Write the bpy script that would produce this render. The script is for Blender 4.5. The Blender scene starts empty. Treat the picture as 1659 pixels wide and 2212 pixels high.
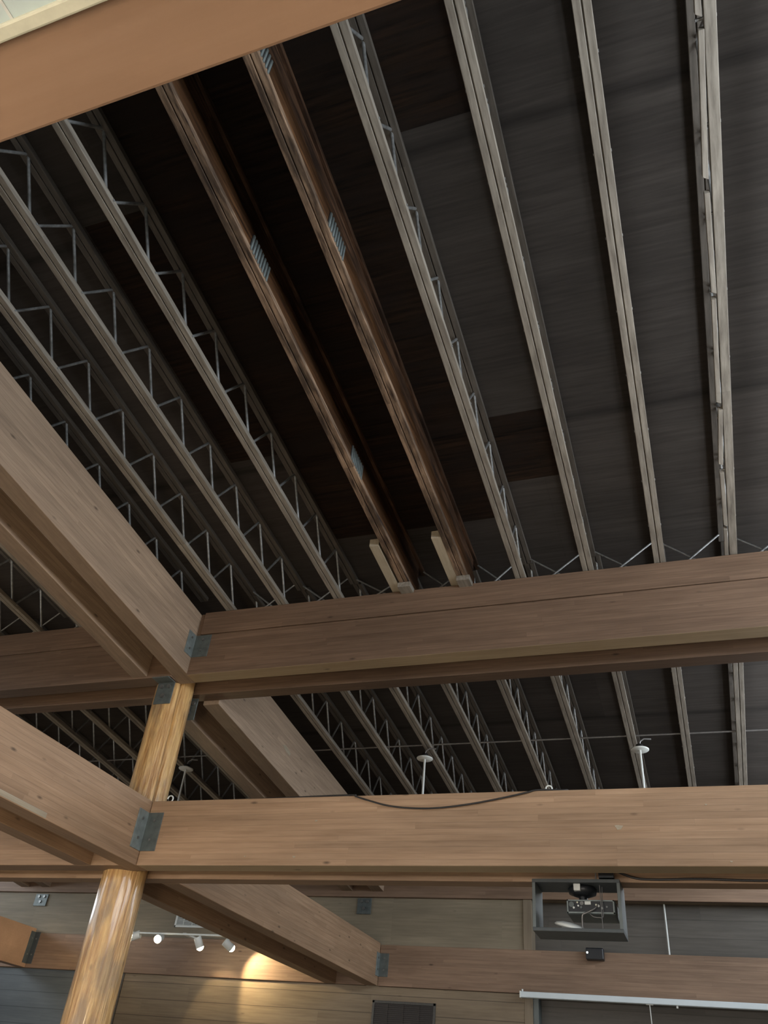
import bpy, bmesh, math, random
from mathutils import Vector, Matrix
random.seed(4)
C = bpy.context.scene.collection
ZO = 1.6                      # eye height above the floor; all heights below are relative to the eye
S = -0.09772                  # roof falls away from the viewer
def roof(y, z0): return z0 + S*(y-5.633)
ZJ = 3.797                    # underside of the joists over the cross beam

# ---------------------------------------------------------------- mesh helper
class MB:
    def __init__(s): s.v=[]; s.f=[]; s.m=[]; s.mi=0; s.sm=[]
    def add(s, vs, fs, smooth=False):
        n=len(s.v); s.v+= [tuple(v) for v in vs]
        for f in fs: s.f.append(tuple(i+n for i in f)); s.m.append(s.mi); s.sm.append(smooth)
    def hexa(s, p):           # 4 bottom, 4 top (counter-clockwise from above)
        s.add(p, [(3,2,1,0),(4,5,6,7),(0,1,5,4),(1,2,6,5),(2,3,7,6),(3,0,4,7)])
        return s
    def box(s, x0,x1,y0,y1,z0,z1):
        return s.hexa([(x0,y0,z0),(x1,y0,z0),(x1,y1,z0),(x0,y1,z0),(x0,y0,z1),(x1,y0,z1),(x1,y1,z1),(x0,y1,z1)])
    def sbox(s, x0,x1,y0,y1,z0,z1):   # follows the roof slope; z given at y=5.633
        a,b=roof(y0,0),roof(y1,0)
        return s.hexa([(x0,y0,z0+a),(x1,y0,z0+a),(x1,y1,z0+b),(x0,y1,z0+b),(x0,y0,z1+a),(x1,y0,z1+a),(x1,y1,z1+b),(x0,y1,z1+b)])
    def tube(s, pts, r, n=8, cap=True, r2=None):
        pts=[Vector(p) for p in pts]; rings=[]
        for i,p in enumerate(pts):
            d=(pts[min(i+1,len(pts)-1)]-pts[max(i-1,0)]).normalized()
            u=d.orthogonal().normalized() if i==0 else (u-d*u.dot(d)).normalized()
            w=d.cross(u); rr=r if r2 is None else r+(r2-r)*i/(len(pts)-1)
            rings.append([p+(u*math.cos(2*math.pi*k/n)+w*math.sin(2*math.pi*k/n))*rr for k in range(n)])
        vs=[v for R in rings for v in R]; fs=[]
        for i in range(len(pts)-1):
            for k in range(n):
                a=i*n+k; b=i*n+(k+1)%n; fs.append((a,b,b+n,a+n))
        s.add(vs,fs,True)
        if cap:
            s.add(rings[0],[tuple(range(n))[::-1]]); s.add(rings[-1],[tuple(range(n))])
        return s
    def lathe(s, prof, c=(0,0,0), ax='z', n=20):   # prof [(r,h)]
        vs=[]
        for r,h in prof:
            for k in range(n):
                a=2*math.pi*k/n; q=(r*math.cos(a), r*math.sin(a), h)
                if ax=='y': q=(q[0],q[2],q[1])
                if ax=='x': q=(q[2],q[0],q[1])
                vs.append((q[0]+c[0],q[1]+c[1],q[2]+c[2]))
        fs=[(i*n+k,i*n+(k+1)%n,(i+1)*n+(k+1)%n,(i+1)*n+k) for i in range(len(prof)-1) for k in range(n)]
        s.add(vs,fs,True); return s
    def build(s, name, mat, parent=None, org=(0,0,0), bev=0, world=True):
        me=bpy.data.meshes.new(name)
        o3=Vector(org)
        me.from_pydata([Vector(v)-o3 for v in s.v],[],s.f)
        for m in (mat if isinstance(mat,(list,tuple)) else [mat]): me.materials.append(m)
        for p,i,sm in zip(me.polygons,s.m,s.sm): p.material_index=i; p.use_smooth=sm
        bm=bmesh.new(); bm.from_mesh(me); bmesh.ops.recalc_face_normals(bm,faces=bm.faces); bm.to_mesh(me); bm.free()
        o=bpy.data.objects.new(name,me); C.objects.link(o)
        if parent is None: o.location=o3+Vector((0,0,ZO))
        else:
            w=Vector((0,0,0)); q=parent
            while q is not None: w+=q.location; q=q.parent
            o.parent=parent; o.location=o3+Vector((0,0,ZO))-w
        if bev:
            b=o.modifiers.new('edge','BEVEL'); b.width=bev; b.segments=2; b.limit_method='ANGLE'
        return o
def empty(name, loc):
    o=bpy.data.objects.new(name,None); C.objects.link(o); o.location=Vector(loc)+Vector((0,0,ZO)); o.empty_display_size=.1; return o
def tag(o, label, cat, group=None):
    o['label']=label; o['category']=cat; o['kind']='thing'
    if group: o['group']=group
    return o
def struct(o): o['kind']='structure'; return o

# ---------------------------------------------------------------- materials
AK=.74
def newmat(name):
    m=bpy.data.materials.new(name); m.use_nodes=True; nt=m.node_tree
    return m, nt, nt.nodes['Principled BSDF']
def N(nt,t,**k):
    n=nt.nodes.new(t)
    for a,b in k.items(): setattr(n,a,b)
    return n
def L(nt,a,b): nt.links.new(a,b)
def math_(nt,op,a,b=None,c=None):
    n=N(nt,'ShaderNodeMath',operation=op)
    for i,v in enumerate((a,b,c)):
        if v is None: continue
        if isinstance(v,(int,float)): n.inputs[i].default_value=v
        else: L(nt,v,n.inputs[i])
    return n.outputs[0]
def mixc(nt,f,a,b,mode='MIX'):
    n=N(nt,'ShaderNodeMix',data_type='RGBA',blend_type=mode)
    if isinstance(f,(int,float)): n.inputs[0].default_value=f
    else: L(nt,f,n.inputs[0])
    for i,v in ((6,a),(7,b)):
        if isinstance(v,tuple): n.inputs[i].default_value=(*v,1)
        else: L(nt,v,n.inputs[i])
    return n.outputs[2]
def ramp(nt,f,lo,hi):
    n=N(nt,'ShaderNodeMapRange'); n.clamp=True
    L(nt,f,n.inputs[0]); n.inputs[1].default_value=lo; n.inputs[2].default_value=hi
    return n.outputs[0]
def plain(name,col,rough=.6,metal=0,noise=.12,scale=30):
    m,nt,b=newmat(name)
    tc=N(nt,'ShaderNodeTexCoord'); nz=N(nt,'ShaderNodeTexNoise'); nz.inputs['Scale'].default_value=scale; nz.inputs['Detail'].default_value=4
    L(nt,tc.outputs['Object'],nz.inputs['Vector'])
    col=tuple(x*AK for x in col)
    c=mixc(nt,ramp(nt,nz.outputs[0],.3,.7),tuple(x*(1-noise) for x in col),tuple(min(1,x*(1+noise)) for x in col))
    L(nt,c,b.inputs['Base Color']); b.inputs['Roughness'].default_value=rough; b.inputs['Metallic'].default_value=metal
    return m
def emis(name,col,st):
    m,nt,b=newmat(name); b.inputs['Base Color'].default_value=(*col,1)
    b.inputs['Emission Color'].default_value=(*col,1); b.inputs['Emission Strength'].default_value=st; return m
def wood(name, ax, base, dark, light, lam=.042, var=.16, knots=.65, rough=.55, streak=.5, seam=.35, blotch=.0, lamax='z', plank=1.9, psm=.1, spec=.3, shear=False):
    """glue-laminated or planked timber: laminations stacked along lamax, grain along ax"""
    m,nt,b=newmat(name); base,dark,light=[tuple(x*AK for x in q) for q in (base,dark,light)]
    tc=N(nt,'ShaderNodeTexCoord'); sp=N(nt,'ShaderNodeSeparateXYZ'); L(nt,tc.outputs['Object'],sp.inputs[0])
    oi=N(nt,'ShaderNodeObjectInfo'); rnd=math_(nt,'MULTIPLY',oi.outputs['Random'],17.3)
    A=sp.outputs[{'x':0,'y':1,'z':2}[ax]]; Z=sp.outputs[{'x':0,'y':1,'z':2}[lamax]]
    if shear: Z=math_(nt,'SUBTRACT',Z,math_(nt,'MULTIPLY',sp.outputs[1],S))
    q=math_(nt,'DIVIDE',Z,lam); cell=math_(nt,'FLOOR',q); fr=math_(nt,'FRACT',q)
    wn=N(nt,'ShaderNodeTexWhiteNoise',noise_dimensions='2D'); cb=N(nt,'ShaderNodeCombineXYZ'); L(nt,cell,cb.inputs[0]); L(nt,rnd,cb.inputs[1]); L(nt,cb.outputs[0],wn.inputs['Vector'])
    along=math_(nt,'ADD',math_(nt,'DIVIDE',A,plank),math_(nt,'MULTIPLY',wn.outputs['Value'],7.0))
    bc=math_(nt,'FLOOR',along)
    wn2=N(nt,'ShaderNodeTexWhiteNoise',noise_dimensions='3D'); cb2=N(nt,'ShaderNodeCombineXYZ'); L(nt,cell,cb2.inputs[0]); L(nt,bc,cb2.inputs[1]); L(nt,rnd,cb2.inputs[2]); L(nt,cb2.outputs[0],wn2.inputs['Vector'])
    mp=N(nt,'ShaderNodeMapping'); L(nt,tc.outputs['Object'],mp.inputs[0])
    sc={'x':(1,1,1),'y':(1,1,1),'z':(1,1,1)}
    k=[26,26,26]; k['xyz'.index(ax)]=1.3; mp.inputs['Scale'].default_value=k
    n1=N(nt,'ShaderNodeTexNoise',noise_dimensions='4D'); n1.inputs['Scale'].default_value=1.6; n1.inputs['Detail'].default_value=6; n1.inputs['Roughness'].default_value=.62
    L(nt,mp.outputs[0],n1.inputs['Vector']); L(nt,math_(nt,'ADD',rnd,math_(nt,'MULTIPLY',wn2.outputs['Value'],9.)),n1.inputs['W'])
    # broad weathering
    mp2=N(nt,'ShaderNodeMapping'); L(nt,tc.outputs['Object'],mp2.inputs[0]); k2=[3.2,3.2,3.2]; k2['xyz'.index(ax)]=.8; mp2.inputs['Scale'].default_value=k2
    n2=N(nt,'ShaderNodeTexNoise',noise_dimensions='4D'); n2.inputs['Scale'].default_value=1.; n2.inputs['Detail'].default_value=5; L(nt,mp2.outputs[0],n2.inputs['Vector']); L(nt,rnd,n2.inputs['W'])
    c=mixc(nt,ramp(nt,n1.outputs[0],.32,.68),dark,light)
    c=mixc(nt,1-streak,c,base)
    v=math_(nt,'ADD',1-var/2,math_(nt,'MULTIPLY',wn2.outputs['Value'],var))
    v=math_(nt,'MULTIPLY',v,math_(nt,'ADD',.58,math_(nt,'MULTIPLY',n2.outputs[0],.84)))
    edge=math_(nt,'MINIMUM',fr,math_(nt,'SUBTRACT',1.,fr)); e=ramp(nt,edge,0.,.05 if lam<.1 else .03)
    e=math_(nt,'ADD',1-seam,math_(nt,'MULTIPLY',e,seam)); v=math_(nt,'MULTIPLY',v,e)
    fa=math_(nt,'FRACT',along); ea=math_(nt,'MINIMUM',fa,math_(nt,'SUBTRACT',1.,fa)); ea=ramp(nt,ea,0.,.0015)
    v=math_(nt,'MULTIPLY',v,math_(nt,'ADD',1-psm,math_(nt,'MULTIPLY',ea,psm)))
    if knots:
        mp3=N(nt,'ShaderNodeMapping'); L(nt,tc.outputs['Object'],mp3.inputs[0]); k3=[9,9,9]; k3['xyz'.index(ax)]=3.2; mp3.inputs['Scale'].default_value=k3
        vo=N(nt,'ShaderNodeTexVoronoi'); vo.inputs['Scale'].default_value=1.; L(nt,mp3.outputs[0],vo.inputs['Vector'])
        kn=ramp(nt,vo.outputs['Distance'],.03,.13)
        spc=N(nt,'ShaderNodeSeparateColor'); L(nt,vo.outputs['Color'],spc.inputs[0])
        on=math_(nt,'GREATER_THAN',spc.outputs[0],.64)
        kf=math_(nt,'SUBTRACT',1.,math_(nt,'MULTIPLY',math_(nt,'MULTIPLY',math_(nt,'SUBTRACT',1.,kn),on),knots))
        v=math_(nt,'MULTIPLY',v,kf)
    cv=N(nt,'ShaderNodeCombineColor'); [L(nt,v,cv.inputs[i]) for i in range(3)]
    c=mixc(nt,1.,c,cv.outputs[0],'MULTIPLY')
    if blotch:
        n3=N(nt,'ShaderNodeTexNoise',noise_dimensions='4D'); n3.inputs['Scale'].default_value=2.2; n3.inputs['Detail'].default_value=7; n3.inputs['Roughness'].default_value=.65
        L(nt,mp2.outputs[0],n3.inputs['Vector']); L(nt,math_(nt,'ADD',rnd,4.),n3.inputs['W'])
        c=mixc(nt,math_(nt,'MULTIPLY',ramp(nt,n3.outputs[0],.44,.60),blotch),c,(.012,.008,.006))
    L(nt,c,b.inputs['Base Color']); b.inputs['Roughness'].default_value=rough; b.inputs['Specular IOR Level'].default_value=spec
    bp=N(nt,'ShaderNodeBump'); bp.inputs['Strength'].default_value=.12; bp.inputs['Distance'].default_value=.004
    L(nt,n1.outputs[0],bp.inputs['Height']); L(nt,bp.outputs[0],b.inputs['Normal'])
    return m
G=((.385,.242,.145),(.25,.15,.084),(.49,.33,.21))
M={}
M['beam_x']=wood('glulam along x','x',*G)
M['beam_y']=wood('glulam along y','y',*G)
M['beam_y_up']=wood('glulam along y, upper','y',(.38,.27,.19),(.27,.19,.13),(.50,.365,.25),streak=.6,shear=True)
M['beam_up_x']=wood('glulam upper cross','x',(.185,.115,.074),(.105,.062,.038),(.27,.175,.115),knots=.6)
M['beam_pale']=wood('pale bottom lamination','x',(.56,.41,.24),(.42,.29,.16),(.66,.50,.32),var=.12,lam=.6)
M['beam_dark']=wood('glulam darker','x',(.265,.17,.112),(.17,.105,.068),(.35,.235,.16))
M['beam_edge']=wood('edge beam','x',(.39,.235,.145),(.33,.19,.11),(.44,.275,.175),var=.05,knots=.1,seam=.03,streak=.3,plank=9)
M['chord']=wood('joist chord','y',(.25,.215,.175),(.13,.108,.085),(.37,.33,.27),lam=.6,var=.1,knots=.45,streak=.75,seam=0,plank=2.6)
M['stud']=wood('new stud','y',(.42,.35,.25),(.30,.24,.16),(.52,.45,.34),lam=.6,var=.1,knots=.3,seam=0,plank=3)
M['char']=wood('scorched joist','y',(.17,.085,.042),(.030,.016,.010),(.44,.29,.185),lam=.6,var=.1,knots=.6,streak=1,seam=0,blotch=.75,plank=4)
M['char_mid']=wood('scorched flank','y',(.085,.036,.014),(.03,.014,.007),(.16,.075,.032),lam=.6,var=.1,knots=.4,streak=1,seam=0,blotch=.5,plank=4,spec=.12)
M['chord_top']=wood('darker top chord','y',(.10,.085,.068),(.055,.046,.037),(.15,.128,.105),lam=.6,var=.1,knots=.4,streak=.75,seam=0,plank=2.6)  # chord wood in a darker tone, for the top chords only
M['char_side']=wood('scorched joist web','y',(.085,.042,.022),(.022,.011,.007),(.16,.085,.048),lam=.6,var=.1,knots=.4,streak=1,seam=0,blotch=.85,plank=4,spec=.08)
M['deck']=wood('roof deck sheets','x',(.050,.042,.036),(.034,.028,.024),(.068,.058,.050),lam=2.19,lamax='y',var=.25,knots=0,seam=.45,streak=.6,plank=4.4,rough=.8,spec=.1)
M['deck_burnt']=wood('scorched deck sheets','x',(.009,.0055,.004),(.003,.0025,.002),(.034,.018,.010),lam=2.19,lamax='y',var=.2,knots=0,seam=.3,streak=1,blotch=.8,plank=4.4,rough=.8,spec=.1)
M['panel']=wood('plywood wall','x',(.29,.24,.165),(.23,.19,.13),(.34,.285,.20),lam=1.3,var=.1,knots=.25,seam=.2,streak=.7,plank=1.5,rough=.6)
M['siding']=wood('brown siding','x',(.25,.19,.125),(.185,.14,.09),(.32,.25,.17),lam=.20,var=.22,knots=.3,seam=.75,streak=.6,plank=2.7,rough=.5)
M['siding_dark']=wood('dark stained siding','x',(.12,.107,.09),(.092,.082,.07),(.15,.135,.115),lam=.20,var=.12,knots=.2,seam=.4,streak=.6,plank=3.4,rough=.6)
M['siding_daylight_tint']=wood('siding with daylight tint','x',(.11,.13,.145),(.085,.10,.115),(.14,.16,.18),lam=.20,var=.1,knots=.1,seam=.65,streak=.5,plank=3.4,rough=.5)  # blue cast of reflected daylight is put into this siding's colour
M['trim']=wood('trim board','z',(.27,.215,.15),(.21,.16,.11),(.33,.27,.19),lam=.6,var=.1,knots=.3,seam=0,plank=4,lamax='x')
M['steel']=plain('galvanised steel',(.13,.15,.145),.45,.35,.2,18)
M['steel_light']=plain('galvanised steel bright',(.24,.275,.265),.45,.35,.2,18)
M['web']=plain('steel web tube',(.33,.33,.32),.4,.45,.25,40)
M['bolt']=plain('bolt',(.25,.25,.24),.35,.7,.2,60)
M['white']=plain('white paint',(.78,.80,.76),.4,0,.04,20)
M['screen']=plain('screen housing',(.74,.82,.86),.45,0,.02,8)
M['cream']=plain('cream sealant',(.82,.80,.62),.6,0,.06,40)
M['whiteceil']=plain('white textured ceiling',(.68,.80,.79),.8,0,.05,14)
M['box']=plain('dark grey painted board',(.060,.070,.072),.5,0,.12,14)
M['box_light']=plain('grey painted board',(.13,.15,.145),.5,0,.1,14)
M['black']=plain('black plastic',(.012,.014,.017),.4,0,.2,60)
M['cable']=plain('black cable',(.02,.018,.017),.5,0,.2,60)
M['conduit']=plain('conduit',(.24,.23,.22),.4,.5,.15,30)
M['ventdark']=plain('dark grille',(.028,.022,.02),.6,0,.25,80)
M['ventframe']=plain('grille frame',(.07,.068,.062),.5,.2,.15,40)
M['floor']=wood('floor boards','x',(.66,.58,.48),(.56,.48,.39),(.74,.66,.56),lam=.14,lamax='y',var=.2,seam=.3,plank=1.8,rough=.4)
M['wallpaint']=plain('tan wall',(.24,.20,.16),.7,0,.05,10)
M['bulb']=emis('lamp bulb',(1,.86,.58),45)
M['led']=emis('white led',(.9,1,1),4)
M['glass']=plain('window glass',(.9,.95,1),.02); 
_g=M['glass'].node_tree.nodes['Principled BSDF']; _g.inputs['Transmission Weight'].default_value=1
def logmat():
    m,nt,b=newmat('varnished peeled log')
    tc=N(nt,'ShaderNodeTexCoord'); mp=N(nt,'ShaderNodeMapping'); L(nt,tc.outputs['Object'],mp.inputs[0]); mp.inputs['Scale'].default_value=(22,22,1.9)
    n1=N(nt,'ShaderNodeTexNoise'); n1.inputs['Scale'].default_value=1.5; n1.inputs['Detail'].default_value=7; n1.inputs['Roughness'].default_value=.6; L(nt,mp.outputs[0],n1.inputs['Vector'])
    n2=N(nt,'ShaderNodeTexNoise'); n2.inputs['Scale'].default_value=1.; n2.inputs['Detail'].default_value=5
    mp2=N(nt,'ShaderNodeMapping'); L(nt,tc.outputs['Object'],mp2.inputs[0]); mp2.inputs['Scale'].default_value=(5,5,2.4); L(nt,mp2.outputs[0],n2.inputs['Vector'])
    c=mixc(nt,ramp(nt,n1.outputs[0],.34,.66),(.33,.155,.045),(.70,.45,.19))
    c=mixc(nt,math_(nt,'MULTIPLY',ramp(nt,n2.outputs[0],.50,.62),.65),c,(.22,.15,.085))
    vo=N(nt,'ShaderNodeTexVoronoi'); mp3=N(nt,'ShaderNodeMapping'); L(nt,tc.outputs['Object'],mp3.inputs[0]); mp3.inputs['Scale'].default_value=(7,7,4.5); L(nt,mp3.outputs[0],vo.inputs['Vector']); vo.inputs['Scale'].default_value=1.
    c=mixc(nt,math_(nt,'MULTIPLY',math_(nt,'SUBTRACT',1.,ramp(nt,vo.outputs['Distance'],.05,.16)),.8),c,(.10,.05,.02))
    L(nt,c,b.inputs['Base Color']); b.inputs['Roughness'].default_value=.28
    try: b.inputs['Coat Weight'].default_value=.5; b.inputs['Coat Roughness'].default_value=.12
    except Exception: pass
    bp=N(nt,'ShaderNodeBump'); bp.inputs['Strength'].default_value=.8; bp.inputs['Distance'].default_value=.03
    L(nt,n1.outputs[0],bp.inputs['Height']); L(nt,bp.outputs[0],b.inputs['Normal'])
    return m
M['log']=logmat()

# ---------------------------------------------------------------- room shell
XL,XR,YF,YB=-13.0,2.3,-5.0,11.2
struct(MB().box(XL-.2,XR+.2,YF-.2,YB+.6,-ZO-.2,-ZO).build('floor',M['floor']))
# roof deck: sheets, with scorched ones
dk=MB(); zt=ZJ+.43
xs=[XL-.2,-3.28,-2.78,-1.08,-.55,XR+.2]; ys=[YF-.2,2.07,4.25,4.95,5.34,YB+.6]
def burnt(x,y):
    if -3.28<x<-2.78: return 2.07<y<4.25
    if -2.78<x<-1.08: return y<5.34
    if -1.08<x<-.55: return y<2.07 or 4.25<y<4.95
    return False
for i in range(len(xs)-1):
    for j in range(len(ys)-1):
        dk.mi=1 if burnt((xs[i]+xs[i+1])/2,(ys[j]+ys[j+1])/2) else 0
        a,b=roof(ys[j],zt),roof(ys[j+1],zt)
        dk.add([(xs[i],ys[j],a),(xs[i+1],ys[j],a),(xs[i+1],ys[j+1],b),(xs[i],ys[j+1],b)],[(3,2,1,0)])
dk.mi=0
a,b=roof(ys[0],zt+.12),roof(ys[-1],zt+.12)
dk.add([(xs[0],ys[0],a),(xs[-1],ys[0],a),(xs[-1],ys[-1],b),(xs[0],ys[-1],b)],[(0,1,2,3)])
o=dk.build('ceiling',[M['deck'],M['deck_burnt']]); struct(o)
# low white ceiling over the viewer, in two sheets with an open joint, ending at the edge beam
struct(MB().box(XL,-.945,YF,.30,1.50,1.62).build('ceiling_low',M['whiteceil']))
struct(MB().box(-.945,XR,YF,.30,1.50,1.62).build('ceiling_low',M['whiteceil']))
struct(MB().box(-.948,-.942,YF,.292,1.4985,1.501).build('trim_1',M['white']))
struct(MB().box(-4.2,XR,.286,.312,1.488,1.53).build('trim_1',M['cream'],bev=.004))
# back wall
wb=MB(); wb.box(XL,-2.21,YB,YB+.15,-ZO,4.0); w=wb.build('wall_back',M['panel']); struct(w)
struct(MB().box(-8.02,-2.2,YB-.018,YB-.0,-ZO,1.492).build('wall_back_siding',M['siding']))
struct(MB().box(XL,-8.22,YB-.018,YB,-ZO,1.492).build('wall_back_siding',M['siding_daylight_tint']))
struct(MB().box(-8.22,-8.02,YB-.035,YB,-ZO,1.492).build('trim_2',M['siding_dark']))
struct(MB().box(-2.12,XR,YB+.18,YB+.3,-ZO,4.0).build('wall_back_recess',M['siding_dark']))
struct(MB().box(-2.225,-2.115,YB-.03,YB+.2,1.9,2.56).build('trim_3',M['trim'],bev=.004))
struct(MB().box(-2.225,-2.125,YB-.03,YB+.2,-ZO,1.49).build('trim_3',M['trim'],bev=.004))
struct(MB().box(-2.125,-2.06,YB+.0,YB+.2,-ZO,1.49).build('trim_4',M['box_light'],bev=.004))
struct(MB().box(XL-.2,XL,YF-.2,YB+.6,-ZO,5.6).build('wall_left',M['wallpaint']))
# wall with windows beside the hall
def window_wall(name, axis, c, lo, hi, top, wins, z0, z1):
    m=MB()
    def b(a0,a1,zz0,zz1):
        if axis=='x': m.box(c,c+.2,a0,a1,zz0,zz1)
        else: m.box(a0,a1,c-.2,c,zz0,zz1)
    prev=lo
    for a0,a1 in wins:
        b(prev,a0,-ZO,top); b(a0,a1,-ZO,z0); b(a0,a1,z1,top); prev=a1
    b(prev,hi,-ZO,top)
    struct(m.build(name,M['wallpaint']))
winx=[(-3.6,-.6),(.4,3.0),(3.3,5.4),(6.4,8.6),(8.9,10.9)]
window_wall('wall_right','x',XR,YF-.2,YB+.6,5.6,winx,2.5,3.6)
winy=[(-11.5,-8.6),(-7.6,-4.6),(-3.6,-1.0),(-.6,2.0)]
window_wall('wall_front','y',YF,XL,XR,5.6,winy,-.9,1.3)
wi=1
for a0,a1 in winx:
    f=MB(); r=.06
    for q in ((a0,a0+r,2.5,3.6),(a1-r,a1,2.5,3.6),(a0,a1,2.5,2.5+r),(a0,a1,3.6-r,3.6),((a0+a1)/2-.03,(a0+a1)/2+.03,2.5,3.6)): f.box(XR+.06,XR+.12,*q)
    w=struct(f.build('window_%d'%wi,M['white'])); wi+=1
    MB().box(XR+.085,XR+.095,a0,a1,2.5,3.6).build('pane',M['glass'],w)
for a0,a1 in winy:
    f=MB(); r=.06
    for q in ((a0,a0+r,-.9,1.3),(a1-r,a1,-.9,1.3),(a0,a1,-.9,-.9+r),(a0,a1,1.3-r,1.3),((a0+a1)/2-.03,(a0+a1)/2+.03,-.9,1.3)): f.box(q[0],q[1],YF-.12,YF-.06,q[2],q[3])
    w=struct(f.build('window_%d'%wi,M['white'])); wi+=1
    MB().box(a0,a1,YF-.095,YF-.085,-.9,1.3).build('pane',M['glass'],w)

# ---------------------------------------------------------------- glulam beams
def beamx(x0,x1,y0,y1,z0,z1,mat,label,pale=False):
    c=((x0+x1)/2,(y0+y1)/2,z0)
    m=MB().box(x0,x1,y0,y1,z0,z1)
    if pale: m.m[0]=1
    return tag(m.build('glulam_beam',[M[mat],M['beam_pale']],org=c,bev=.006),label,'beam','glued timber beams')
def beamy(x0,x1,y0,y1,z0,z1,mat,label,slope=False):
    zz=z0+(roof(y0,0) if slope else 0); c=((x0+x1)/2,y0,zz)
    m=MB(); (m.sbox if slope else m.box)(x0,x1,y0,y1,z0,z1)
    return tag(m.build('glulam_beam',M[mat],org=c,bev=.006),label,'beam','glued timber beams')
YFr,YFb,YRr,YRb=5.633,5.80,6.03,6.18
ZL0,ZL1=1.497,2.00; ZU0,ZU1=3.151,3.79
beamx(-4.2,XR,.312,.468,1.5,1.99,'beam_edge','smooth orange-brown beam along the edge of the low white ceiling')
# lower level
beamx(-4.195,XR,YFr,YFb,ZL0,ZL1,'beam_x','long pale brown lower beam with a black cable drooping over its face',True)
beamx(XL,XR,YRr,YRb,ZL0,ZL1,'beam_x','lower cross beam directly behind the one carrying the drooping cable')
beamx(XL,-4.362,YFr,YFb,ZL0,ZL1,'beam_x','lower cross beam butting the corner plate, on the far side of the log post')
beamy(-4.362,-4.2,.468,YFb,ZL0,ZL1,'beam_y','lit lower beam running from the viewer to the log post, yellow streak along its face')
beamy(-4.79,-4.63,.468,YFr,ZL0,ZL1,'beam_y','twin of the lit lower beam, tucked behind it across a dark gap')
beamy(-4.30,-4.125,YRb,11.145,ZL0,ZL1-.01,'beam_y','lower beam running away behind the log post to the back wall, end bracket bare')
beamy(-4.87,-4.71,YRb,11.145,ZL0,ZL1-.01,'beam_y','twin of the receding lower beam, passing above the track lights')
beamx(-4.125,XR,11.145,YB,ZL0,1.972,'beam_dark','brown beam on the back wall above the white projection screen')
beamx(XL,-4.30,11.145,YB,ZL0,1.972,'beam_dark','brown beam on the back wall washed with yellow light from the track lamps')
beamy(-9.97,-9.81,6.2,11.145,ZL0,ZL1+.03,'beam_edge','orange-lit lower beam at the far end of the hall ending in a dark bracket')
# upper level
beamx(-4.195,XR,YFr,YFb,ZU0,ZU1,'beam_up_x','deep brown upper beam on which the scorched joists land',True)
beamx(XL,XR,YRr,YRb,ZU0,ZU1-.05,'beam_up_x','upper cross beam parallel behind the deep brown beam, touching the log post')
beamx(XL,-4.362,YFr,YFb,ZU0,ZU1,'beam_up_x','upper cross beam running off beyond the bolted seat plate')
beamy(-4.362,-4.195,.6,YFb,3.165,3.785,'beam_y_up','tan sloping upper beam meeting the top of the log post, nearer the joists',True)
beamy(-4.79,-4.625,.6,YFr,3.165,3.785,'beam_y_up','sloping upper beam beside the tan one across a black gap',True)
beamy(-4.32,-4.145,YRb,11.145,3.165,3.785,'beam_y_up','pale sloping upper beam descending behind the log post with a chipped patch',True)
beamy(-4.77,-4.60,YRb,11.145,3.165,3.785,'beam_y_up','darker sloping beam beside the chipped one, descending behind the log post',True)
struct(MB().box(-2.2,XR,YB,YB+.18,2.57,3.3).build('trim_5',M['trim']))
beamx(XL,XR,11.145,YB,2.556,3.25,'beam_dark','upper beam along the top of the back wall')
beamy(-9.97,-9.81,YRb,11.145,3.165,3.785,'beam_y_up','sloping upper beam at the far end above the orange-lit one',True)
beamy(-10.39,-10.23,YRb,11.145,3.165,3.785,'beam_y_up','twin of the far-end sloping beam, beyond its dark gap',True)

def fascia(x0,x1,z0,lab):
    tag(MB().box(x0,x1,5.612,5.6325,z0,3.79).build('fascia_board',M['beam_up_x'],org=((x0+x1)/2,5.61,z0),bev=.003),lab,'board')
fascia(-4.142,XR,3.556,'long board fixed along the upper part of the deep brown beam')
fascia(XL,-4.93,3.545,'long board along the upper part of the cross beam beyond the seat plate')
def chip(beam,pts,ax):
    m=MB(); n=len(pts); e=.0025
    off=Vector((0,-e,0)) if ax=='y' else Vector((e,0,0))
    a=[Vector(p) for p in pts]; m.add(a+[p+off for p in a],[tuple(range(n)),tuple(range(n,2*n))[::-1]]+[(i,(i+1)%n,(i+1)%n+n,i+n) for i in range(n)])
    o=m.build('splinter_chip',M['stud'],beam,org=a[0]); return o
B=bpy.data.objects
lower=[o for o in B if o.get('label','').startswith('long pale brown')][0]
for x,z,q in ((-2.685,1.818,.012),(-.472,1.742,.028),(-3.237,1.562,.008),(-2.825,1.558,.013),(.187,1.526,.009),(.09,1.879,.008)):
    chip(lower,[(x-q,5.6328,z+q*.4),(x-q*.3,5.6328,z+q*.5),(x+q,5.6328,z+q*.3),(x+q*.4,5.6328,z-q*.5),(x-q*.4,5.6328,z-q*.6)],'y')
pale=[o for o in B if o.get('label','').startswith('pale sloping')][0]
chip(pale,[(-4.1448,7.58,3.272),(-4.1448,7.66,3.30),(-4.1448,7.80,3.255),(-4.1448,7.77,3.22),(-4.1448,7.68,3.235)],'x')
lit=[o for o in B if o.get('label','').startswith('lit lower beam')][0]
m_=MB(); m_.box(-4.2,-4.198,3.0,4.51,1.503,1.538); m_.build('pale_lamination',M['stud'],lit,org=(-4.2,4,1.5))['label']='pale yellow strip'
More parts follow.
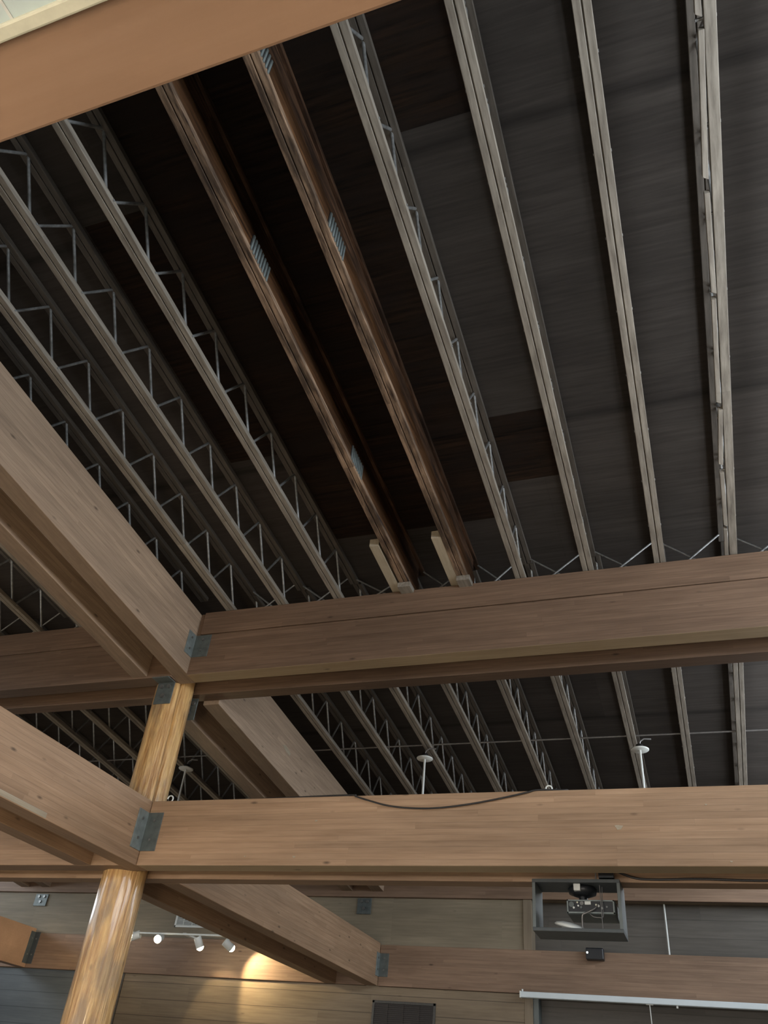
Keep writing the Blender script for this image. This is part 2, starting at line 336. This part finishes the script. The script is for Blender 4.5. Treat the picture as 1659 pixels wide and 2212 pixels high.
# ---------------------------------------------------------------- log post
def log_post():
    n=110; H0,H1=-ZO,3.74; rows=90; vs=[]; cx,cy=-4.483,5.915
    for i in range(rows+1):
        t=i/rows; z=H0+(H1-H0)*t; r0=.178-.004*t
        for k in range(n):
            a=2*math.pi*k/n
            r=r0*(1+.012*math.sin(2*a+z*1.3)+.010*math.sin(5*a+z*2.1)+.008*math.sin(9*a-z*5)+.012*math.sin(3*z+a))
            # drying check (vertical crack)
            ca=math.radians(-36)+.10*math.sin(z*1.1)
            d=abs((a-ca+math.pi)%(2*math.pi)-math.pi)
            if z>1.9: r-= .06*max(0,1-d/.075)
            vs.append((cx+r*math.cos(a),cy+r*math.sin(a),z))
    m=MB(); m.add(vs,[(i*n+k,i*n+(k+1)%n,(i+1)*n+(k+1)%n,(i+1)*n+k) for i in range(rows) for k in range(n)],True)
    m.add(vs[:n],[tuple(range(n))[::-1]]); m.add(vs[-n:],[tuple(range(n))])
    o=m.build('log_post',M['log'],org=(cx,cy,-ZO)); tag(o,'round varnished orange log post rising through both levels of beams','post'); return o
log_post()

# ---------------------------------------------------------------- steel connectors
def bolts(root, pts, nrm, r=.011, h=.010):
    for p in pts:
        m=MB(); p=Vector(p); d=Vector(nrm); m.tube([p-d*.001,p+d*h],r,6)
        m.build('bolt',M['bolt'],root,org=p)
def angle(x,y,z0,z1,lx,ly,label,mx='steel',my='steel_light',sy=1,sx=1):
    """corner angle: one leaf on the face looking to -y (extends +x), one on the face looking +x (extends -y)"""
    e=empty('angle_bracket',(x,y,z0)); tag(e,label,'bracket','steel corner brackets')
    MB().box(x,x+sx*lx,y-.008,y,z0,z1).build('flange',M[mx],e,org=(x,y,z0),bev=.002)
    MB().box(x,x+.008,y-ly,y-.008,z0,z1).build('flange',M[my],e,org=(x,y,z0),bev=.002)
    h=z1-z0
    bolts(e,[(x+sx*lx*.55,y-.008,z0+h*.28),(x+sx*lx*.55,y-.008,z0+h*.78)],(0,-1,0))
    bolts(e,[(x+.008,y-ly*.55,z0+h*.28),(x+.008,y-ly*.55,z0+h*.78)],(1,0,0))
    return e
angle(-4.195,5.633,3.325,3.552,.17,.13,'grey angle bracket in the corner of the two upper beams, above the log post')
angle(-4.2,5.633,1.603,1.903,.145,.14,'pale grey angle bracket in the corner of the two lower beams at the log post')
angle(-4.125,11.145,1.60,1.87,.13,.12,'small angle bracket where the receding lower beam meets the back-wall beam')
angle(-9.81,11.145,1.55,1.98,.10,.10,'dark angle bracket at the end of the orange-lit beam',mx='box',my='box')
def seat(x0,x1,y,z0,z1,shelf,label,nrm=-1):
    e=empty('seat_plate',((x0+x1)/2,y,z0)); tag(e,label,'bracket','bolted seat plates')
    MB().box(x0,x1,y-.006,y+.006,z0,z1).build('plate',M['steel'],e,org=(x0,y,z0),bev=.002)
    if shelf: MB().box(x0,x1,y+nrm*.006,y+nrm*shelf,z1-.010,z1).build('shelf',M['steel'],e,org=(x0,y,z1),bev=.002)
    w=x1-x0; h=z1-z0
    bolts(e,[(x0+w*.3,y-.006,z0+h*.78),(x0+w*.72,y-.006,z0+h*.78),(x0+w*.5,y-.006,z0+h*.35)],(0,-1,0),.022,.014)
    return e
seat(-4.55,-4.372,5.735,2.93,3.147,.12,'dark grey seat plate with round bolts on the front of the log post')
seat(-4.475,-4.335,6.11,2.93,3.147,.0,'edge-on seat plate on the rear of the log post under the upper beam',1)
seat(-4.53,-4.325,YB-.014,2.345,2.545,0,'pale grey bolted plate on the back wall under the receding upper beams')
seat(-10.07,-9.83,YB-.014,2.36,2.535,0,'dark bolted plate on the back wall near the far-end beam')

# ---------------------------------------------------------------- open-web joists
half=.2435
def web_mesh(up):
    m=MB(); d=half-.012; z=.374; a=(0,0,0); b=(0,d,z+S*d)
    if not up: a=(0,0,z); b=(0,d,S*d)
    A,B=Vector(a),Vector(b); v=B-A
    m.tube([A,A+v*.07,A+v*.93,B],.0105,7)
    if up: m.tube([(-.048,0,.0),(.048,0,.0)],.008,7)
    me_o=m.build('web_tube',M['web'],org=(0,0,0)); me=me_o.data; bpy.data.objects.remove(me_o); return me
WEB=[web_mesh(True),web_mesh(False)]
def chord_mesh(m,x,y0,y1,z0,w=.088,h=.040,gap=.007):
    m.sbox(x-w/2,x-gap/2,y0,y1,z0,z0+h); m.sbox(x+gap/2,x+w/2,y0,y1,z0,z0+h); m.sbox(x-gap/2,x+gap/2,y0,y1,z0+.012,z0+h-.006)
def joist(x,y0,y1,label,group,burn=False,ystart=2.764,ragged=False):
    e=empty('open_web_joist',(x,y0,roof(y0,ZJ))); tag(e,label,'joist',group)
    mat=M['char'] if burn else M['chord']; org=(x,y0,roof(y0,ZJ))
    m=MB()
    if ragged:
        m.sbox(x-.012,x+.044,y0,y1,ZJ,ZJ+.04); yy=y0; q=0
        for ln in (.62,.71,.80,.66,.85,.58,.60,.49):
            dx=.006*((q*7)%3-1); yb=min(yy+ln-.03-.02*(q%3),y1); a=roof(yy,ZJ); b_=roof(yb,ZJ)
            m.hexa([(x-.046+dx,yy,a-.004),(x-.018+dx,yy,a-.004),(x-.020-dx,yb,b_),(x-.050-dx,yb-.02,b_),(x-.046+dx,yy,a+.03),(x-.018+dx,yy,a+.03),(x-.020-dx,yb,b_+.03),(x-.050-dx,yb-.02,b_+.03)]); yy+=ln; q+=1
            if yy>=y1-.1: break
    else: chord_mesh(m,x,y0,y1,ZJ)
    m.build('bottom_chord',mat,e,org=org,bev=.003)
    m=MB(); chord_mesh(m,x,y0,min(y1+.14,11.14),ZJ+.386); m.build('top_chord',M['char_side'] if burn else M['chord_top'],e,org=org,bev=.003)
    if burn:
        m=MB(); m.sbox(x-.040,x+.036,y0+.02,y1,ZJ+.036,ZJ+.20); m.build('flank_board',M['char_mid'],e,org=org)
        m=MB(); m.sbox(x-.024,x+.020,y0+.02,y1,ZJ+.20,ZJ+.39)
        m.build('web_board',M['char_side'],e,org=org)
        return e
    k=math.ceil((y0+.03-ystart)/half); y=ystart+k*half
    while y+half<y1+.01:
        up=(k%2==0); yb=y+.006
        o=bpy.data.objects.new('web_tube',WEB[0 if up else 1]); C.objects.link(o); o.parent=e
        o.location=Vector((x,yb,roof(yb,ZJ+.026)+ZO))-e.location
        k+=1; y+=half
    return e
XJ=[-3.884,-3.335,-2.770,-2.097,-1.578,-1.097,-.536,.028,.560,1.12]
SC=['first','second','third','fourth','fifth','sixth','seventh','eighth','ninth','tenth']
near_lab=['grey open-web joist, first one beside the tan upper beam','grey open-web joist, second from the tan upper beam',
 'grey open-web joist bordering the scorched deck, last intact one before the two scorched joists',
 'scorched brown joist with a perforated plate on its flank, nearer the log post','scorched brown joist, second of the two, away from the log post',
 'pale open-web joist next after the scorched pair','open-web joist over smooth dark deck, second after the scorched pair',
 'open-web joist over smooth dark deck, third after the scorched pair','ragged-edged joist furthest from the log post over the bluish deck','last joist beyond the ragged-edged one, by the windows']
for i,x in enumerate(XJ):
    joist(x,.5,5.80,near_lab[i],'joists over the open bay',burn=i in (3,4),ragged=i==8)
for i,x in enumerate([-4.44,-5.03,-5.60,-6.17,-6.72,-7.28]):
    joist(x,.9,5.80,['dim joist sitting over the gap of the tan upper beam pair','dark joist just past the tan upper beam pair','joist beyond the tan beam pair, second in the dark bay','joist in the dark bay beyond the tan beam pair, third out','joist in the dark bay, fourth beyond the tan beam pair','joist in the dark bay, fifth beyond the tan beam pair'][i],'joists in the dark side bay')
fx=[-3.885,-3.30,-2.75,-2.19,-1.615,-1.08,-.50,.04,.575,1.13]
for i,x in enumerate(fx):
    joist(x,5.95,11.14,'joist in the rear bay under the deep beam, %s from the chipped sloping beam'%SC[i],'joists over the rear bay',ystart=2.764+.1)
for i,x in enumerate([-5.03,-5.58,-6.12,-6.66,-7.22,-7.78,-8.34,-8.9,-9.45]):
    joist(x,5.95,11.14,'dim joist in the rear bay behind the log post, %s beyond the twin sloping beams'%SC[i],'joists behind the log post',ystart=2.764+.1)
# new studs fixed beside the scorched joists
for x0,x1,lab in ((-2.245,-2.160,'new pale stud sistered beside the scorched joist nearer the log post'),(-1.705,-1.620,'new pale stud beside the scorched joist away from the log post')):
    m=MB(); m.sbox(x0,x1,5.0,5.76,ZJ+.002,ZJ+.075); tag(m.build('wood_stud',M['stud'],org=((x0+x1)/2,5.4,roof(5.4,ZJ)),bev=.004),lab,'stud','new studs')
for x,lab in ((-2.1,'small timber block under the end of the scorched joist nearer the log post'),(-1.57,'small timber block under the end of the second scorched joist')):
    tag(MB().box(x-.055,x+.06,5.50,5.632,ZJ-.035,ZJ+.012).build('bearing_block',M['chord'],org=(x,5.56,ZJ-.03),bev=.003),lab,'block','bearing blocks')
# perforated plates on the scorched joists
def plate(x,y0,y1,lab):
    zc=ZJ+.012
    e=empty('nail_plate',(x,y0,roof(y0,zc))); tag(e,lab,'plate','perforated plates')
    m=MB(); m.sbox(x,x+.004,y0,y1,zc,zc+.15); m.build('backing',M['ventdark'],e,org=(x,y0,roof(y0,zc)))
    n=8; m=MB()
    for i in range(n):
        ya=y0+(y1-y0)*(i+.15)/n; yb=y0+(y1-y0)*(i+.62)/n
        m.sbox(x+.004,x+.012,ya,yb,zc+.006,zc+.144)
    m.build('slat',M['steel_light'],e,org=(x,y0,roof(y0,zc)))
P0=-2.060; P1=-1.541
plate(P0,2.28,2.53,'slotted metal plate on the flank of the scorched joist nearer the log post, upper one')
plate(P0,4.04,4.28,'slotted metal plate low on the scorched joist nearer the log post')
plate(P1,2.27,2.52,'slotted metal plate mid-way along the second scorched joist')
plate(P1,1.22,1.44,'slotted metal plate at the near end of the second scorched joist, by the edge beam')
# cross bridging between the joists behind the deep beam
allx=[-7.28,-6.72,-6.17,-5.60,-5.03]; 
def brace(xa,xb,lab):
    e=empty('cross_brace',((xa+xb)/2,5.87,roof(5.87,ZJ))); tag(e,lab,'brace','cross bracing rods behind the deep beam')
    for q,(a,b) in enumerate(((xa,xb),(xb,xa))):
        y=5.855+.03*q
        MB().tube([(a+(.03 if a<b else -.03),y,roof(y,ZJ+.01)),(b-(.03 if a<b else -.03),y,roof(y,ZJ+.40))],.008,6).build('brace_rod',M['web'],e,org=((xa+xb)/2,y,roof(y,ZJ)))
for i in range(len(XJ)-1):
    brace(XJ[i],XJ[i+1],'crossed thin rods behind the deep beam, in %s joist gap from the tan beam'%('the '+SC[i]))
for i in range(len(allx)-1):
    brace(allx[i],allx[i+1],'crossed thin rods in the dark bay, %s gap beyond the tan beam pair'%('the '+SC[3-i]))

# ---------------------------------------------------------------- conduit, hanging rods, cables
tag(MB().tube([(XL+.2,8.45,3.56),(-9,8.45,3.555),(-3,8.45,3.56),(1.5,8.45,3.55),(XR-.1,8.45,3.55)],.010,8).build('conduit_pipe',M['conduit'],org=(-3,8.45,3.555)),'thin grey conduit running crosswise through the rear bay joists','pipe')
def pendant(x,y,z,lab):
    e=empty('hanging_rod',(x,y,z-.42)); tag(e,lab,'light','white hanging rods with round ceiling plates')
    MB().lathe([(.0,.0),(.085,.0),(.092,.006),(.092,.014),(.05,.024),(.0,.024)],(x,y,z)).build('ceiling_plate',M['white'],e,org=(x,y,z))
    MB().tube([(x,y,z+.003),(x,y,z-.46)],.0125,10).build('rod',M['white'],e,org=(x,y,z))
    MB().lathe([(0,-.56),(.05,-.56),(.055,-.50),(.03,-.45),(0,-.45)],(x,y,z)).build('socket',M['white'],e,org=(x,y,z))
    MB().lathe([(0,.062),(.035,.062),(.045,.024),(0,.024)],(x,y,z)).build('mount',M['cable'],e,org=(x,y,z))
    MB().tube([(x,y,z+.06),(x+.01,y,z+.10),(x+.05,y,z+.125),(x+.12,y+.03,z+.13)],.009,8).build('elbow',M['conduit'],e,org=(x,y,z))
pendant(-5.905,8.42,3.375,'white rod and round plate beside the log post, over the lower beam')
pendant(-2.77,8.42,3.378,'white rod and round plate above the drooping cable')
pendant(-.425,8.42,3.378,'white rod and round plate almost above the projector box')
tag(MB().tube([(-.49,YB+.12,2.56),(-.492,YB+.12,1.95)],.011,8).build('hanging_rod',M['white'],org=(-.49,YB+.12,2.5)),'slim white rod against the dark back wall between the two brown beams','rod')
def P2(px,t): return px
cable=[(-3.9,5.70,2.008),(-2.85,5.66,2.010),(-2.42,5.634,2.006),(-2.38,5.622,1.99),(-2.27,5.617,1.955),(-2.12,5.616,1.915),(-1.95,5.616,1.893),(-1.75,5.616,1.888),(-1.5,5.616,1.91),(-1.25,5.617,1.95),(-1.08,5.620,1.985),(-1.0,5.634,2.005),(-.8,5.66,2.008),(-.6,5.68,2.010),(XR-.1,5.70,2.008)]
def smooth(pts,n=6):
    out=[]
    for i in range(len(pts)-1):
        p=[Vector(pts[max(0,min(len(pts)-1,j))]) for j in (i-1,i,i+1,i+2)]
        for k in range(n):
            t=k/n; out.append(.5*((2*p[1])+(p[2]-p[0])*t+(2*p[0]-5*p[1]+4*p[2]-p[3])*t*t+(3*p[1]-p[0]-3*p[2]+p[3])*t**3))
    out.append(Vector(pts[-1])); return out
tag(MB().tube(smooth(cable),.0062,6).build('cable',M['cable'],org=(-1.9,5.62,1.9)),'thin black cable drooping over the pale lower beam','cable')
tag(MB().tube(smooth([(-.62,6.02,1.60),(-.45,6.018,1.528),(-.3,6.02,1.515),(0,6.02,1.520),(.4,6.02,1.512),(1.2,6.02,1.52),(2.2,6.02,1.515)]),.0075,6).build('cable',M['cable'],org=(-.3,6.02,1.52)),'black cable stapled along the beam beside the projector box','cable')
def hook(x,y,z,r,lab):
    pts=[(x+r*math.cos(a),y,z+r+r*math.sin(a)) for a in [math.radians(q) for q in range(-60,200,20)]]
    tag(MB().tube(pts,.006,6).build('cable_hook',M['white'],org=(x,y,z)),lab,'hook','small white hooks')
hook(-.93,5.66,1.998,.022,'small white hook on top of the pale lower beam')
hook(-4.05,5.66,1.998,.026,'small white ring on top of the beam beside the log post')

# ---------------------------------------------------------------- projector box
px0,px1,py0,py1,pz0,pz1=-1.115,-.524,5.925,6.20,1.165,1.492
e=empty('projector_box',(-.82,6.05,pz0)); tag(e,'open dark grey wooden box hung under the lower beam','box')
t=.022; oo=(-.82,6.05,pz0)
MB().box(px0,px1,py0,py1,pz1-t,pz1).build('top_panel',M['box'],e,org=oo,bev=.002)
MB().box(px0,px1,py0,py1,pz0,pz0+t).build('bottom_panel',M['box'],e,org=oo,bev=.002)
MB().box(px0,px0+t,py0,py1,pz0+t,pz1-t).build('side_panel',M['box_light'],e,org=oo,bev=.002)
MB().box(px1-t,px1,py0,py1,pz0+t,pz1-t).build('side_panel',M['box_light'],e,org=oo,bev=.002)
# hanger plate, steel strap
MB().box(-.66,-.56,5.92,5.99,1.50,1.56).build('hanger',M['black'],e,org=oo)
MB().tube([(-.68,5.93,1.49),(-.68,5.93,1.62)],.005,6).build('hanger_rod',M['conduit'],e,org=oo)
# projector inside
e=empty('projector',(-.80,6.08,1.25)); tag(e,'projector showing its socket panel inside the grey box','projector'); oo=(-.80,6.08,1.25)
MB().lathe([(0,1.47),(.085,1.47),(.10,1.455),(.092,1.425),(.05,1.41),(0,1.41)],(-.79,6.06,0),n=24).build('mount_disc',M['black'],e,org=oo)
MB().tube([(-.79,6.08,1.47),(-.79,6.08,1.38)],.03,12).build('mount_pole',M['black'],e,org=oo)
pb=MB().box(-.90,-.575,6.03,6.30,1.295,1.385).build('housing',M['box_light'],e,org=oo,bev=.008)
fr=MB(); x0,x1,z0,z1=-.895,-.58,1.298,1.382
for q in ((x0,x1,z0,z0+.008),(x0,x1,z1-.008,z1),(x0,x0+.008,z0,z1),(x1-.008,x1,z0,z1)): fr.box(q[0],q[1],6.018,6.03,q[2],q[3])
fr.build('bezel',M['steel_light'],e,org=oo)
MB().box(x0+.008,x1-.008,6.026,6.0305,z0+.008,z1-.008).build('socket_panel',M['black'],e,org=oo)
for q,(sx,sz,r,mt) in enumerate(((-.865,1.352,.018,'box_light'),(-.850,1.332,.007,'white'),(-.825,1.365,.006,'cream'),(-.795,1.36,.013,'bolt'),(-.80,1.335,.008,'box_light'),(-.82,1.345,.006,'white'),(-.70,1.352,.006,'cream'),(-.685,1.345,.008,'white'),(-.66,1.332,.007,'white'),(-.63,1.340,.006,'bolt'))):
    MB().tube([(sx,6.026,sz),(sx,6.018,sz)],r,10).build('socket',M[mt],e,org=oo)
MB().box(-.775,-.735,6.016,6.026,1.352,1.372).build('socket',M['white'],e,org=oo)
MB().tube(smooth([(-.69,6.01,1.345),(-.71,5.99,1.32),(-.76,5.985,1.295),(-.79,5.99,1.28),(-.795,6.0,1.23),(-.795,6.0,1.20)]),.006,6).build('lead',M['conduit'],e,org=oo)
MB().tube(smooth([(-.75,5.99,1.30),(-.72,5.98,1.27),(-.68,5.98,1.265),(-.655,5.99,1.275),(-.655,6.0,1.38),(-.65,6.0,1.46)]),.003,5).build('lead',M['conduit'],e,org=oo)
MB().tube([(-.665,5.99,1.47),(-.662,5.99,1.20)],.003,5).build('lead',M['conduit'],e,org=oo)
tag(MB().box(-.835,-.79,5.945,5.985,1.425,1.468).build('junction_box',M['white'],org=(-.81,5.965,1.425),bev=.003),'small white square adapter under the top of the grey box','adapter')
ap=MB().lathe([(0,0),(.06,0),(.062,.010),(.104,.012),(.112,.020),(.10,.034),(.06,.046),(0,.050)],(0,0,0),n=28)
o=ap.build('access_point',M['white'],org=(0,0,0)); o.location=Vector((-.885,6.06,1.196+ZO)); o.rotation_euler=(math.radians(8),math.radians(13),0); tag(o,'white dome-shaped disc lying on the floor of the grey box','device')

# ---------------------------------------------------------------- on the back wall
e=empty('wall_speaker',(-1.34,11.08,1.87)); tag(e,'small black box with a white light on the top edge of the back beam','speaker')
MB().box(-1.445,-1.235,11.03,11.143,1.872,2.0).build('housing',M['black'],e,org=(-1.34,11.08,1.87),bev=.012)
MB().tube([(-1.425,11.032,1.945),(-1.425,11.026,1.945)],.011,10).build('indicator',M['led'],e,org=(-1.34,11.08,1.87))
e=empty('projection_screen',(0,11.06,1.44)); tag(e,'long white rolled-up projection screen housing under the back beam','screen'); oo=(0,11.06,1.44)
MB().box(-2.245,1.9,11.02,11.10,1.44,1.503).build('housing',M['screen'],e,org=oo,bev=.008)
MB().box(-2.255,-2.238,11.015,11.105,1.435,1.508).build('end_cap',M['white'],e,org=oo,bev=.004)
MB().tube([(-2.235,11.10,1.51),(-2.235,11.10,1.535)],.012,8).build('wall_hook',M['white'],e,org=oo)
MB().tube([(-.80,11.05,1.437),(-.72,11.05,1.437)],.006,8).build('pull_bar',M['white'],e,org=oo)
MB().tube([(-.76,11.05,1.436),(-.757,11.05,1.25),(-.756,11.05,.3)],.0055,8).build('pull_cord',M['white'],e,org=oo)
MB().box(-.47,-.45,11.04,11.06,1.415,1.44).build('clip',M['white'],e,org=oo)
def grille(x0,x1,z0,z1,y,n,fm,sm,bm_,lab,horizontal=False,fw=.03):
    e=empty('air_vent',((x0+x1)/2,y,z0)); tag(e,lab,'vent'); oo=((x0+x1)/2,y,z0)
    m=MB()
    for q in ((x0,x1,z0,z0+fw),(x0,x1,z1-fw,z1),(x0,x0+fw,z0,z1),(x1-fw,x1,z0,z1)): m.box(q[0],q[1],y-.02,y,q[2],q[3])
    m.build('frame',M[fm],e,org=oo,bev=.003)
    MB().box(x0+fw,x1-fw,y-.004,y,z0+fw,z1-fw).build('backing',M[bm_],e,org=oo)
    m=MB()
    for i in range(n):
        z=z0+fw+(z1-z0-2*fw)*(i+.5)/n; m.box(x0+fw,x1-fw,y-.016,y-.006,z-.004,z+.004)
    for i in range(1,4):
        x=x0+(x1-x0)*i/4; m.box(x-.004,x+.004,y-.018,y-.006,z0+fw,z1-fw)
    m.build('louver',M[sm],e,org=oo)
grille(-4.18,-3.34,.72,1.34,YB-.02,26,'ventframe','ventdark','ventdark','dark louvred vent with grey frame low on the brown siding')
grille(-7.385,-6.80,2.115,2.42,YB-.001,14,'white','white','box_light','pale slatted vent above the track lights',fw=.028)
# track light with four heads
e=empty('track_light',(-6.85,10.70,1.93)); tag(e,'white track rail with four spot heads, three glowing warm','light'); oo=(-6.85,10.70,1.93)
MB().box(-7.72,-6.10,10.685,10.715,1.925,1.947).build('rail',M['white'],e,org=oo,bev=.003)
MB().box(-6.90,-6.84,10.70,11.144,1.93,1.955).build('wall_arm',M['white'],e,org=oo,bev=.003)
def head(x,z,d,lit,part='lamp_head'):
    d=Vector(d).normalized(); c=Vector((x,10.70,z)); a=c-d*.06; b=c+d*.075
    m=MB(); m.tube([a,a+d*.02,b],.052,18,cap=False); m.tube([a,a+d*.004],.050,18); h=m.build(part,M['white'],e,org=c); cw=c
    MB().tube([(x,10.70,1.93),tuple(c)],.011,8).build('swivel',M['white'],h if False else e,org=c)
    m=MB(); m.lathe([(0,.0),(.03,.004),(.046,.02),(.048,.03)],(0,0,0),n=18)
    rr=.05 if lit>5 else .046; bl=MB(); bl.lathe([(0,-rr)]+[(rr*math.cos(math.radians(q)),rr*math.sin(math.radians(q))) for q in range(-75,90,15)]+[(0,rr)],tuple(b-d*(.012 if lit>5 else .03)),n=18)
    bl.build('bulb',M['bulb'],h,org=c)
    if lit:
        l=bpy.data.lights.new('spot_lamp','SPOT'); l.energy=lit; l.color=(1,.76,.42); l.spot_size=math.radians(95); l.spot_blend=.35; l.shadow_soft_size=.04
        lo=bpy.data.objects.new('spot_lamp',l); C.objects.link(lo); lo.location=b+d*.06+Vector((0,0,ZO)); lo.rotation_euler=d.to_track_quat('-Z','Y').to_euler()
head(-7.66,1.90,(-.85,-.25,-.35),60)
head(-7.26,1.88,(.25,-.85,-.35),30)
head(-6.62,1.85,(.35,.35,-.85),14)
head(-6.16,1.83,(.58,.55,-.45),62)

# ---------------------------------------------------------------- light
def area(name,loc,rot,sx,sy,e_,col):
    l=bpy.data.lights.new(name,'AREA'); l.shape='RECTANGLE'; l.spread=math.radians(170); l.size=sx; l.size_y=sy; l.energy=e_; l.color=col
    o=bpy.data.objects.new(name,l); C.objects.link(o); o.location=(loc[0],loc[1],loc[2]+ZO); o.rotation_euler=[math.radians(a) for a in rot]; o.visible_camera=False if False else True
    return o
for a0,a1 in winx:
    area('window_daylight',(XR-.03,(a0+a1)/2,3.05),(0,98,0),1.05,a1-a0-.1,105*(a1-a0)/2.4,(.84,.92,1.0))
for a0,a1 in winy:
    area('window_daylight',((a0+a1)/2,YF+.75,.2),(24,0,0),a1-a0-.1,2.0,430,(1.0,.965,.92))
for yc in (2.2,8.6):
    area('window_daylight',(XL+.05,yc,2.9),(0,-90,0),1.2,4.5,110,(.84,.93,1.0))
w=bpy.data.worlds.new('World'); bpy.context.scene.world=w; w.use_nodes=True
nt=w.node_tree; sky=nt.nodes.new('ShaderNodeTexSky'); sky.sky_type='HOSEK_WILKIE'; sky.sun_direction=(.5,-.6,.6)
nt.links.new(sky.outputs[0],nt.nodes['Background'].inputs[0]); nt.nodes['Background'].inputs[1].default_value=.5

l=bpy.data.lights.new('unseen_warm_lamp','SPOT'); l.energy=130; l.color=(1,.74,.42); l.spot_size=math.radians(80); l.spot_blend=.9; l.shadow_soft_size=.12  # unseen warm spot without a fixture, added to light the near lower beam and log
lo=bpy.data.objects.new('unseen_warm_lamp',l); C.objects.link(lo); lo.location=(-2.0,1.2,.7+ZO); lo.rotation_euler=(Vector((-4.2,3.6,1.6))-Vector((-2.0,1.2,.7))).to_track_quat('-Z','Y').to_euler()
# ---------------------------------------------------------------- camera
cam=bpy.data.cameras.new('camera'); co=bpy.data.objects.new('camera',cam); C.objects.link(co)
Rm=[[0.940336, 0.328369, 0.089118], [-0.13623, 0.603362, -0.785746], [-0.311785, 0.726724, 0.612096]]
X,Y,Z=Rm  # rows: camera right, down, forward in world axes
rx=Vector(X); dn=Vector(Y); fw=Vector(Z)
m=Matrix((( rx[0],-dn[0],-fw[0]),( rx[1],-dn[1],-fw[1]),( rx[2],-dn[2],-fw[2]))).to_4x4()
m.translation=Vector((0,0,ZO)); co.matrix_world=m
cam.sensor_fit='HORIZONTAL'; cam.sensor_width=36; cam.lens=1725.59*36/1659; cam.clip_start=.01
sc=bpy.context.scene; sc.camera=co
sc.view_settings.view_transform='Standard'; sc.view_settings.look='None'; sc.view_settings.gamma=1; sc.view_settings.use_curve_mapping=False
sc.view_settings.exposure=0.0
sc.cycles.use_denoising=True; sc.cycles.max_bounces=6; sc.cycles.diffuse_bounces=3; sc.cycles.use_adaptive_sampling=True; sc.cycles.adaptive_threshold=.07; sc.cycles.sample_clamp_indirect=6
